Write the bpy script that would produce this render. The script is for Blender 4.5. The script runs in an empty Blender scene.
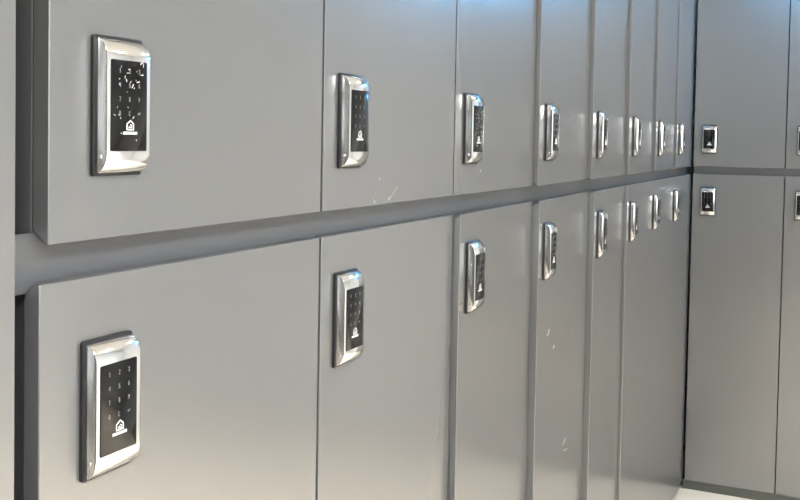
import bpy, bmesh, math, random
from mathutils import Vector, Matrix
random.seed(7)
C = bpy.context.scene.collection
PI = math.pi

# ------------------------------------------------------------------ materials
def srgb(r, g, b):
    f = lambda c: (c/255/12.92) if c/255 <= .04045 else ((c/255+.055)/1.055)**2.4
    return (f(r), f(g), f(b), 1)

def mat(name, col, rough=.5, metal=0., coat=0., coat_rough=.1, spec=.5, emit=None, es=0.):
    m = bpy.data.materials.new(name); m.use_nodes = True
    b = m.node_tree.nodes['Principled BSDF']
    b.inputs['Base Color'].default_value = col
    b.inputs['Roughness'].default_value = rough
    b.inputs['Metallic'].default_value = metal
    b.inputs['Coat Weight'].default_value = coat
    b.inputs['Coat Roughness'].default_value = coat_rough
    b.inputs['Specular IOR Level'].default_value = spec
    if emit:
        b.inputs['Emission Color'].default_value = emit
        b.inputs['Emission Strength'].default_value = es
    return m

def noise_rough(m, scale, lo, hi, stretch=(1, 1, 1), col_amt=0., bump=0.):
    """break up gloss (and a little colour) with object-space noise"""
    nt = m.node_tree; b = nt.nodes['Principled BSDF']
    tc = nt.nodes.new('ShaderNodeTexCoord'); mp = nt.nodes.new('ShaderNodeMapping')
    mp.inputs['Scale'].default_value = stretch
    nz = nt.nodes.new('ShaderNodeTexNoise'); nz.inputs['Scale'].default_value = scale
    nz.inputs['Detail'].default_value = 4
    mr = nt.nodes.new('ShaderNodeMapRange')
    mr.inputs['To Min'].default_value = lo; mr.inputs['To Max'].default_value = hi
    nt.links.new(tc.outputs['Object'], mp.inputs['Vector'])
    nt.links.new(mp.outputs['Vector'], nz.inputs['Vector'])
    nt.links.new(nz.outputs['Fac'], mr.inputs['Value'])
    nt.links.new(mr.outputs['Result'], b.inputs['Roughness'])
    if col_amt:
        c = b.inputs['Base Color'].default_value
        mx = nt.nodes.new('ShaderNodeMix'); mx.data_type = 'RGBA'
        mx.inputs['A'].default_value = [v*(1-col_amt) for v in c[:3]]+[1]
        mx.inputs['B'].default_value = [min(1, v*(1+col_amt)) for v in c[:3]]+[1]
        nt.links.new(nz.outputs['Fac'], mx.inputs['Factor'])
        nt.links.new(mx.outputs['Result'], b.inputs['Base Color'])
    if bump:
        bp = nt.nodes.new('ShaderNodeBump'); bp.inputs['Strength'].default_value = bump
        bp.inputs['Distance'].default_value = .001
        nt.links.new(nz.outputs['Fac'], bp.inputs['Height'])
        nt.links.new(bp.outputs['Normal'], b.inputs['Normal'])
    return m

M = {}
M['door'] = noise_rough(mat('grey_lacquer', (.27, .27, .27, 1), .26, .58, .25, .15), 3., .25, .28, col_amt=.03)
M['door'].node_tree.nodes['Principled BSDF'].inputs['Specular Tint'].default_value = (.6, .6, .6, 1)
M['body'] = mat('grey_board', (.10, .10, .10, 1), .5)
M['strip'] = noise_rough(mat('recess_grey', (.13, .133, .14, 1), .4, .2), 6., .36, .48, col_amt=.1)
M['plinth'] = noise_rough(mat('plinth_grey', (.10, .105, .09, 1), .5), 30., .45, .6, col_amt=.15)
M['chrome'] = noise_rough(mat('satin_chrome', (.84, .83, .81, 1), .2, 1.), 300., .08, .16, (8, 1, 1))
M['plate'] = mat('black_plastic', (.012, .012, .013, 1), .42)
M['glass'] = mat('black_keypad_glass', (.007, .0065, .0065, 1), .10, 0, 0, .05, .28)
M['print'] = mat('white_print', (.24, .24, .235, 1), .6)
M['logo'] = mat('white_logo', (.92, .92, .90, 1), .5)
M['scuff'] = mat('white_scuff', (.34, .335, .32, 1), .7)
M['flake'] = mat('white_flake', (.60, .59, .57, 1), .7)
M['floor'] = noise_rough(mat('cream_floor', (.86, .76, .62, 1), .35), 5., .3, .42, col_amt=.05)
M['ceil'] = noise_rough(mat('white_ceiling', srgb(232, 230, 226), .9), 60., .85, .95, col_amt=.02)
M['wall'] = noise_rough(mat('pale_wall', srgb(222, 224, 226), .8), 30., .7, .9, col_amt=.03)
M['darkwall'] = noise_rough(mat('charcoal_wall', (.10, .10, .105, 1), .8), 30., .7, .9, col_amt=.05)  # unseen wall's colour made dark to dim reflections in the far doors
M['frame'] = mat('white_aluminium', (.75, .75, .75, 1), .35, .6)
M['lamp'] = mat('lamp_diffuser', (.9, .9, .9, 1), .5, emit=(.96, .985, 1, 1), es=33.)
M['bluelamp'] = mat('blue_tube', (.6, .8, .95, 1), .5, emit=(.06, .48, 1, 1), es=190.)

# ------------------------------------------------------------------ mesh helpers
def finish(name, bm, m, parent=None, smooth=False, loc=None, ang=32):
    bmesh.ops.recalc_face_normals(bm, faces=bm.faces[:])
    me = bpy.data.meshes.new(name); bm.to_mesh(me); bm.free()
    me.materials.append(m)
    if smooth:
        for p in me.polygons: p.use_smooth = True
        me.set_sharp_from_angle(angle=math.radians(ang))
    o = bpy.data.objects.new(name, me); C.objects.link(o)
    if parent: o.parent = parent
    if loc: o.location = loc
    return o

def box(bm, x0, x1, y0, y1, z0, z1):
    v = [bm.verts.new(p) for p in ((x0,y0,z0),(x1,y0,z0),(x1,y1,z0),(x0,y1,z0),(x0,y0,z1),(x1,y0,z1),(x1,y1,z1),(x0,y1,z1))]
    for f in ((0,3,2,1),(4,5,6,7),(0,1,5,4),(1,2,6,5),(2,3,7,6),(3,0,4,7)):
        bm.faces.new([v[i] for i in f])
    return v

def bevel_all(bm, off, seg=2, ang=.6):
    bm.normal_update()
    es = [e for e in bm.edges if len(e.link_faces) == 2 and e.calc_face_angle(0) > ang]
    bmesh.ops.bevel(bm, geom=es, offset=off, segments=seg, profile=.5, affect='EDGES', clamp_overlap=True)

def rrect(x0, x1, z0, z1, r, seg=6):
    pts = []
    for cx, cz, a0 in ((x1-r, z1-r, 0), (x0+r, z1-r, 90), (x0+r, z0+r, 180), (x1-r, z0+r, 270)):
        for i in range(seg+1):
            a = math.radians(a0+90*i/seg)
            pts.append((cx+r*math.cos(a), cz+r*math.sin(a)))
    return pts

def loft(bm, rings):
    """rings: list of (points, y); caps both ends"""
    vs = [[bm.verts.new((p[0], y, p[1])) for p in pts] for pts, y in rings]
    n = len(vs[0])
    for a, b in zip(vs, vs[1:]):
        for i in range(n):
            bm.faces.new((a[i], a[(i+1) % n], b[(i+1) % n], b[i]))
    bm.faces.new(vs[0][::-1]); bm.faces.new(vs[-1])

def stroke(bm, pts, w, y, closed=False):
    """flat polyline in the xz plane at depth y with 0.15 mm of ink"""
    n = len(pts); segs = [(pts[i], pts[(i+1) % n]) for i in range(n if closed else n-1)]
    for a, b in segs:
        d = Vector((b[0]-a[0], b[1]-a[1])); L = d.length; d /= L
        nrm = Vector((-d.y, d.x))*w/2; ex = d*w*.3
        a2 = Vector(a)-ex; b2 = Vector(b)+ex
        q = [a2+nrm, a2-nrm, b2-nrm, b2+nrm]
        f = [bm.verts.new((p.x, y, p.y)) for p in q]; k = [bm.verts.new((p.x, y+.00015, p.y)) for p in q]
        bm.faces.new(f); bm.faces.new(k[::-1])
        for i in range(4): bm.faces.new((f[i], f[(i+1) % 4], k[(i+1) % 4], k[i]))

def tag(o, label, cat, group=None):
    o['label'] = label; o['category'] = cat
    if group: o['group'] = group

def struct(name, x0, x1, y0, y1, z0, z1, m):
    bm = bmesh.new(); box(bm, x0, x1, y0, y1, z0, z1)
    o = finish(name, bm, m); o['kind'] = 'structure'; return o

# ------------------------------------------------------------------ layout (metres; left locker fronts on X=0, back fronts on Y=L)
L = 3.594
GAP = .0312          # recess between the two rows
TOP = .90            # top of upper doors
BOT = -1.330         # bottom of lower doors
FLOOR = -1.370
CEIL = 1.28
T = .0167            # door thickness
XR = 2.60            # right wall
YF = -2.9            # wall behind the camera

struct('floor', -.62, XR, YF, L+.62, FLOOR-.1, FLOOR, M['floor'])
struct('ceiling', -.62, XR, YF, L+.62, CEIL, CEIL+.1, M['ceil'])
struct('wall_left', -.72, -.62, YF, L+.62, FLOOR, CEIL, M['wall'])
struct('wall_back', -.72, XR+.1, L+.62, L+.72, FLOOR, CEIL, M['wall'])
struct('wall_right', XR, XR+.1, YF, L+.62, FLOOR, CEIL, M['wall'])
struct('wall_far', 1.094, XR, L-.004, L+.62, FLOOR, CEIL, M['wall'])
struct('wall_front', -.72, XR+.1, YF-.1, YF, FLOOR, CEIL, M['darkwall'])

# ------------------------------------------------------------------ the keypad lock (local: x right, -y out of the door, z up)
LW, LH = .056, .1156
def lock_meshes():
    tmp = {}
    # housing: curved at top and bottom, flat in the middle
    bm = bmesh.new()
    prof = []
    n = 9; d0, d1 = .0036, .0158
    for i in range(n+1):
        a = PI/2*i/n
        prof.append((-(d0+(d1-d0)*math.sin(a)), -LH/2+.0175*(1-math.cos(a))))
    prof += [(y_, -z_) for y_, z_ in prof[::-1]]
    A = [bm.verts.new((-LW/2, y, z)) for y, z in prof]; B = [bm.verts.new((LW/2, y, z)) for y, z in prof]
    k = len(prof)
    for i in range(k): bm.faces.new((A[i], A[(i+1) % k], B[(i+1) % k], B[i]))
    bm.faces.new(A[::-1]); bm.faces.new(B)
    bm.normal_update()
    side = [e for e in bm.edges if abs(e.verts[0].co.x-e.verts[1].co.x) < 1e-7 and min(e.verts[0].co.y, e.verts[1].co.y) < -.0037]
    bmesh.ops.bevel(bm, geom=side, offset=.0011, segments=2, profile=.5, affect='EDGES')
    tmp['lock'] = finish('lock', bm, M['chrome'], smooth=True, ang=24)
    # black mounting plate
    bm = bmesh.new()
    r = rrect(-.031, .031, -.0603, .0603, .003, 4); r2 = rrect(-.0304, .0304, -.0597, .0597, .0035, 4)
    loft(bm, [(r, 0), (r, -.0034), (r2, -.0040)])
    tmp['backplate'] = finish('backplate', bm, M['plate'], smooth=True)
    # glass keypad
    bm = bmesh.new()
    r = rrect(-.0238, .0222, -.0388, .0396, .0014, 3); r2 = rrect(-.0233, .0217, -.0383, .0391, .0012, 3)
    loft(bm, [(r, -.0153), (r, -.0162), (r2, -.0165)])
    tmp['keypad'] = finish('keypad', bm, M['glass'], smooth=True)
    # printed keys
    y = -.01665
    D = {'1': [[(-.3,.7),(0,1),(0,-1)]], '2': [[(-.5,.6),(-.3,1),(.4,1),(.5,.4),(-.5,-1),(.55,-1)]],
         '3': [[(-.5,1),(.5,1),(0,.2),(.5,-.2),(.4,-.9),(-.2,-1),(-.5,-.7)]], '4': [[(.35,-1),(.35,1),(-.55,-.35),(.6,-.35)]],
         '5': [[(.5,1),(-.4,1),(-.5,.1),(.3,.2),(.5,-.3),(.3,-.95),(-.5,-.85)]],
         '6': [[(.4,1),(-.3,.6),(-.5,-.3),(-.3,-.95),(.3,-.95),(.5,-.4),(.2,.1),(-.45,-.1)]],
         '7': [[(-.5,1),(.5,1),(-.1,-1)]], '8': [[(0,.08),(-.42,.5),(-.2,1),(.2,1),(.42,.5),(0,.08),(.5,-.45),(.25,-1),(-.25,-1),(-.5,-.45),(0,.08)]],
         '9': [[(.45,.1),(-.2,0),(-.5,.5),(-.3,.95),(.3,.95),(.5,.3),(.3,-.6),(-.3,-1)]],
         '0': [[(-.5,-.5),(-.5,.5),(-.25,1),(.25,1),(.5,.5),(.5,-.5),(.25,-1),(-.25,-1),(-.5,-.5)]],
         'C': [[(.5,.6),(.2,1),(-.25,1),(-.5,.5),(-.5,-.5),(-.25,-1),(.2,-1),(.5,-.6)]],
         'E': [[(.8,.7),(.8,-.1),(-.8,-.1)],[(-.3,.35),(-.8,-.1),(-.3,-.55)]]}
    rows = ['123', '456', '789', '0CE']
    bm = bmesh.new()
    for j, rw in enumerate(rows):
        for i, ch in enumerate(rw):
            cx, cz = -.0130+.0122*i, .0305-.0122*j
            for pl in D[ch]:
                stroke(bm, [(cx+px*.0015, cz+pz*.0018) for px, pz in pl], .0006, y)
    tmp['key_legend'] = finish('key_legend', bm, M['print'])
    # house-shaped mark with a word bar under it
    bm = bmesh.new()
    h = [(-.0042,-.0200),(-.0040,-.0150),(.0006,-.0122),(.0043,-.0150),(.0043,-.0200)]
    stroke(bm, h, .0012, y, True)
    stroke(bm, [(-.0018,-.0183),(.0018,-.0183),(.0021,-.0165),(.0004,-.0156)], .0008, y)
    stroke(bm, [(-.0018,-.0183),(-.0003,-.0170)], .0008, y)
    stroke(bm, [(-.0082,-.0230),(.0082,-.0230)], .0024, y)
    tmp['logo'] = finish('logo', bm, M['logo'])
    # side screw
    bm = bmesh.new()
    bmesh.ops.create_cone(bm, cap_ends=True, segments=14, radius1=.0021, radius2=.0016, depth=.0016,
                          matrix=Matrix.Translation((-LW/2-.0006, -.0090, -.0435)) @ Matrix.Rotation(-PI/2, 4, 'Y'))
    tmp['screw'] = finish('screw', bm, M['chrome'], smooth=True)
    return tmp

proto = lock_meshes()
LM = {k: o.data for k, o in proto.items()}
for o in proto.values(): bpy.data.objects.remove(o)

def add_lock(locker, loc, th, seed=0):
    base = bpy.data.objects.new('lock', LM['lock']); C.objects.link(base)
    base.parent = locker; base.location = loc; base.rotation_euler = (0, 0, th)
    for k in ('backplate', 'keypad', 'key_legend', 'logo', 'screw'):
        o = bpy.data.objects.new(k, LM[k]); C.objects.link(o); o.parent = base
    if seed:                                   # white scratches and flakes on a worn keypad
        rnd = random.Random(seed); bm = bmesh.new()
        for i in range(26):
            x = rnd.uniform(-.019, .018); z = rnd.choice([rnd.uniform(.02, .038), rnd.uniform(-.012, .03), rnd.uniform(-.035, .038)])
            a = rnd.uniform(0, PI); l = rnd.choice([.0008, .0012, .0022, .0035])
            stroke(bm, [(x, z), (x+l*math.cos(a), z+l*math.sin(a))], rnd.uniform(.0004, .0010), -.01667)
        finish('scratches', bm, M['flake'], base)
    return base

# ------------------------------------------------------------------ lockers
def make_locker(origin, rz, x0, x1, dz0, dz1, bx0, bx1, bz0, bz1, ajar, lock, label, group, depth=.50, name='locker', worn=0, scuffs=()):
    """x0..x1, dz0..dz1: door face; bx0..bz1: carcass; ajar: how far the free (left) edge stands out"""
    e = bpy.data.objects.new(name, None); C.objects.link(e); e.empty_display_size = .05
    c = Vector((x0, 0, bz0)); c.rotate(Matrix.Rotation(rz, 3, 'Z'))
    e.location = Vector(origin)+c; e.rotation_euler = (0, 0, rz)
    tag(e, label, 'locker', group)
    ox, oz = x0, bz0
    w = x1-x0; th = math.asin(ajar/w)  # negative: pushed in a touch
    # carcass: five boards
    bm = bmesh.new(); t = .016; f = T+.004
    a, b, z0, z1 = bx0-ox, bx1-ox, bz0-oz, bz1-oz
    box(bm, a, a+t, f, depth, z0, z1); box(bm, b-t, b, f, depth, z0, z1)
    box(bm, a+t, b-t, f, depth, z0, z0+t); box(bm, a+t, b-t, f, depth, z1-t, z1)
    box(bm, a+t, b-t, depth-.008, depth, z0+t, z1-t)
    bevel_all(bm, .0006, 1)
    finish('body', bm, M['body'], e)
    # door: crisp front arris, softened outline at the back of its edge; origin on the hinge side
    bm = bmesh.new()
    h0, h1 = dz0-oz, dz1-oz
    loft(bm, [(rrect(-w, 0, h0, h1, .016, 6), T), (rrect(-w, 0, h0, h1, .0035, 6), .0035), (rrect(-w, 0, h0, h1, .0012, 6), .0009),
              (rrect(-w+.0007, -.0007, h0+.0007, h1-.0007, .0010, 6), 0)])
    d = finish('door', bm, M['door'], e, smooth=True, loc=(w, 0, 0))
    d.rotation_euler = (0, 0, th)
    if scuffs:
        for pts, wd in scuffs:
            bm = bmesh.new(); stroke(bm, [(px-x1, pz-oz) for px, pz in pts], wd, -.00018)
            finish('scuff_mark', bm, M['scuff'], d)
    if lock:
        lx, lz = lock
        p = Vector((lx-x1, 0, lz-oz)); p.rotate(Matrix.Rotation(th, 3, 'Z'))
        add_lock(e, Vector((w, 0, 0))+p, th, worn)
    return e

SU = [.0165, .4600, .8967, 1.3412, 1.8020, 2.2532, 2.6989, 3.1480, 3.590]     # upper seams along the left wall
SL = [.0075, .4590, .8990, 1.3400, 1.8210, 2.2545, 2.6720, 3.1100, 3.590]     # lower seams
AU = [0, .001, .001, .010, .010, .009, .008, .006]
AL = [0, .001, .012, .015, .015, .008, -.0016, -.0016]
LU = [.0935, .5270, .9650, 1.4180, 1.886, 2.343, 2.779, 3.234]
LL = [.0832, .5222, .9610, 1.4060, 1.890, 2.330, 2.758, 3.188]
G = .0038; R = PI/2
ordU = ['nearest the camera', 'second along from the camera', 'third along from the camera', 'fourth along from the camera',
        'fifth along from the camera', 'third back from the corner', 'second back from the corner', 'touching the corner']
ZU = [.1150, .1130, .1110, .1118, .1122, .1130, .1115, .1126]
ZL = [-.1455, -.1398, -.1394, -.1391, -.1430, -.1405, -.1395, -.1410]
SC = {('upper', 1): [([(.6045,.0045),(.6060,.0065)], .0032), ([(.6035,.009),(.6085,.0165)], .0006), ([(.6500,.0062),(.6535,.0080)], .0026),
                    ([(.655,.0085),(.668,.0150),(.6785,.0241)], .0008), ([(.6185,.0345),(.6205,.0375)], .0012)],
      ('lower', 3): [([(1.4319,-.3259),(1.4463,-.3153)], .0030), ([(1.4870,-.3635),(1.4950,-.3600)], .0040),
                    ([(1.600,-.6126),(1.630,-.6050)], .0022), ([(1.610,-.6300),(1.645,-.6353)], .0016)],
      ('upper', 2): [([(1.02,.036),(1.024,.040)], .0018)]}
for k in range(8):
    pos = ordU[k]
    for row in ('upper', 'lower'):
        S, A_, K = (SU, AU, LU) if row == 'upper' else (SL, AL, LL)
        x0 = S[k] if k == 0 else S[k]+G/2
        x1 = S[k+1]-G/2
        b0 = .0185 if k == 0 else SU[k]+.0006
        b1 = SU[k+1]-.0006
        if row == 'upper': z = (0, TOP, -.0150, TOP)
        else: z = (BOT, -GAP, BOT, -.0156)
        state = ', door slightly ajar' if A_[k] >= .008 else ''
        if row == 'upper' and k in (0, 2): state += ', keypad scratched white'
        lab = f'{row} grey keypad locker on the left wall, {pos}{state}'
        make_locker((0, 0, 0), R, x0, x1, z[0], z[1], b0, b1, z[2], z[3], A_[k],
                    (K[k], (ZU if row == 'upper' else ZL)[k]), lab, f'{row} lockers along the left wall',
                    worn={0: 11, 2: 5}.get(k, 0) if row == 'upper' else 0, scuffs=SC.get((row, k), ()))

# full-height unit cut off by the left edge of the picture
make_locker((0, 0, 0), R, -.4650, -.0172, BOT, TOP, -.464, -.0125, BOT, TOP, 0, None,
            'full-height plain grey locker panel without a lock at the left edge', None, name='tall_locker')

# back wall
SB = [.0085, .3665, .7260, 1.0850]  # third column, out of view, added to darken the left doors' reflections
for k in range(3):
    for row in ('upper', 'lower'):
        z = (.0018, TOP, -.0130, TOP) if row == 'upper' else (BOT, -.0290, BOT, -.0136)
        x0 = SB[k]+(G/2 if k else 0); x1 = SB[k+1]-G/2
        pos = ['beside the corner', 'at the right edge of the picture', 'third from the corner, added out of view for reflections', 'fourth from the corner'][k]
        make_locker((0, L, 0), 0, x0, x1, z[0], z[1], SB[k]+.0006, SB[k+1]-.0006, z[2], z[3], 0,
                    ((SB[k] if k else 0)+.0720, .1160 if row == 'upper' else -.1440),
                    f'{row} dark grey locker on the far wall, {pos}', f'{row} lockers on the far wall')

# recessed strips between the rows, plinths
def slab(name, x0, x1, y0, y1, z0, z1, m, label, cat, bev=.0004):
    bm = bmesh.new(); box(bm, x0, x1, y0, y1, z0, z1); bevel_all(bm, bev, 1)
    o = finish(name, bm, m); tag(o, label, cat); return o
slab('filler_strip', -.0203, -.0176, -.0120, 3.585, -.040, .009, M['strip'],
     'long recessed grey strip running between upper and lower lockers on the left wall', 'trim strip')
slab('filler_strip', .012, 1.082, L+.0176, L+.0203, -.038, .010, M['strip'],
     'recessed dark strip between upper and lower lockers on the far wall', 'trim strip')
slab('plinth', -.46, -.030, -.460, 3.60, FLOOR, BOT, M['plinth'], 'low grey plinth under the lockers of the left wall', 'plinth')
slab('plinth', .000, 1.084, L+.006, L+.46, FLOOR, BOT, M['plinth'], 'dark grey-green plinth under the lockers of the far wall', 'plinth')

# ------------------------------------------------------------------ lamps
FILL = 1.6
def ceiling_lamp(x, y, w, l, label, floor_fill=0, spread=68):
    e = bpy.data.objects.new('ceiling_light', None); C.objects.link(e); e.location = (x, y, CEIL)
    tag(e, label, 'light', 'ceiling light panels')
    bm = bmesh.new()
    for a in ((-w/2, w/2, -l/2, -l/2+.02), (-w/2, w/2, l/2-.02, l/2), (-w/2, -w/2+.02, -l/2+.02, l/2-.02), (w/2-.02, w/2, -l/2+.02, l/2-.02)):
        box(bm, a[0], a[1], a[2], a[3], -.03, -.0005)
    finish('frame', bm, M['frame'], e)
    bm = bmesh.new(); box(bm, -w/2+.021, w/2-.021, -l/2+.021, l/2-.021, -.024, -.004)
    finish('diffuser', bm, M['lamp'], e)
    if floor_fill:  # warm area light added under the panel to brighten the floor
        li = bpy.data.lights.new('floor_fill', 'AREA'); li.shape = 'SQUARE'; li.size = w-.06; li.energy = floor_fill
        li.spread = math.radians(spread); li.color = (1, .955, .89)
        lo = bpy.data.objects.new('floor_fill', li); C.objects.link(lo); lo.parent = e; lo.location = (0, 0, -.026)
ceiling_lamp(1.45, -1.45, .6, 1.2, 'long ceiling light panel farthest behind the camera')
ceiling_lamp(1.55, .1, .6, .6, 'square ceiling light panel level with the camera')
ceiling_lamp(1.75, 1.7, .3, .3, 'small square ceiling light halfway to the far lockers', 42)
ceiling_lamp(.80, 3.05, .3, .3, 'small square ceiling light added to brighten the floor before the far lockers', 5, 50)  # unseen lamp added to brighten the floor in the far corner

# unseen glowing window added behind the camera to light door and lock sides
M['fill'] = mat('frosted_fill_pane', (.8, .85, .9, 1), .5, emit=(.95, .98, 1, 1), es=FILL)
bm = bmesh.new()
wx0, wx1, wz0, wz1 = 1.05, 2.45, -.45, .95
for a in ((wx0-.05, wx1+.05, wz0-.05, wz0), (wx0-.05, wx1+.05, wz1, wz1+.05), (wx0-.05, wx0, wz0, wz1), (wx1, wx1+.05, wz0, wz1), (1.72, 1.77, wz0, wz1)):
    box(bm, a[0], a[1], YF+.0005, YF+.04, a[2], a[3])
o = finish('fill_window_1', bm, M['frame']); o['kind'] = 'structure'
bm = bmesh.new(); box(bm, wx0+.0005, wx1-.0005, YF+.004, YF+.012, wz0+.0005, wz1-.0005)
finish('fill_pane', bm, M['fill'], o)

# slim cornice on top of the far lockers with a blue tube under its lip
e = bpy.data.objects.new('cornice_light', None); C.objects.link(e); e.location = (.65, L, TOP)
tag(e, 'grey cornice with a blue tube lamp along the top of the far lockers', 'light')
bm = bmesh.new(); box(bm, -.63, .42, -.150, .12, .001, .045); bevel_all(bm, .002, 1); finish('cornice', bm, M['strip'], e)
bm = bmesh.new()
bmesh.ops.create_cone(bm, cap_ends=True, segments=16, radius1=.010, radius2=.010, depth=.80,
                      matrix=Matrix.Translation((.0, -.128, -.0095)) @ Matrix.Rotation(PI/2, 4, 'Y'))
finish('tube', bm, M['bluelamp'], e, smooth=True)

w = bpy.data.worlds.new('World'); bpy.context.scene.world = w; w.use_nodes = True
w.node_tree.nodes['Background'].inputs['Color'].default_value = (.8, .85, .9, 1)
w.node_tree.nodes['Background'].inputs['Strength'].default_value = .3

# ------------------------------------------------------------------ camera
f, cx, cy, yaw, pitch, roll, X, Y, Z = 954.698, 400.125, 173.282, .43458, .03487, .01777, .57995, -.56108, .0902
fw = Vector((-math.sin(yaw)*math.cos(pitch), math.cos(yaw)*math.cos(pitch), -math.sin(pitch)))
rt = Vector((math.cos(yaw), math.sin(yaw), 0)); up = rt.cross(fw)
r2 = rt*math.cos(roll)+up*math.sin(roll); u2 = -rt*math.sin(roll)+up*math.cos(roll)
cam = bpy.data.cameras.new('camera'); co = bpy.data.objects.new('camera', cam); C.objects.link(co)
mw = Matrix.Identity(4)
for i in range(3):
    mw[i][0] = r2[i]; mw[i][1] = u2[i]; mw[i][2] = -fw[i]; mw[i][3] = (X, Y, Z)[i]
co.matrix_world = mw
cam.sensor_width = 36; cam.lens = f/800*36
cam.shift_x = -(cx-400)/800; cam.shift_y = (cy-250)/800
cam.clip_start = .02
bpy.context.scene.camera = co
vs = bpy.context.scene.view_settings
vs.view_transform = 'Standard'; vs.look = 'None'; vs.gamma = 1; vs.use_curve_mapping = False
vs.exposure = 0.0
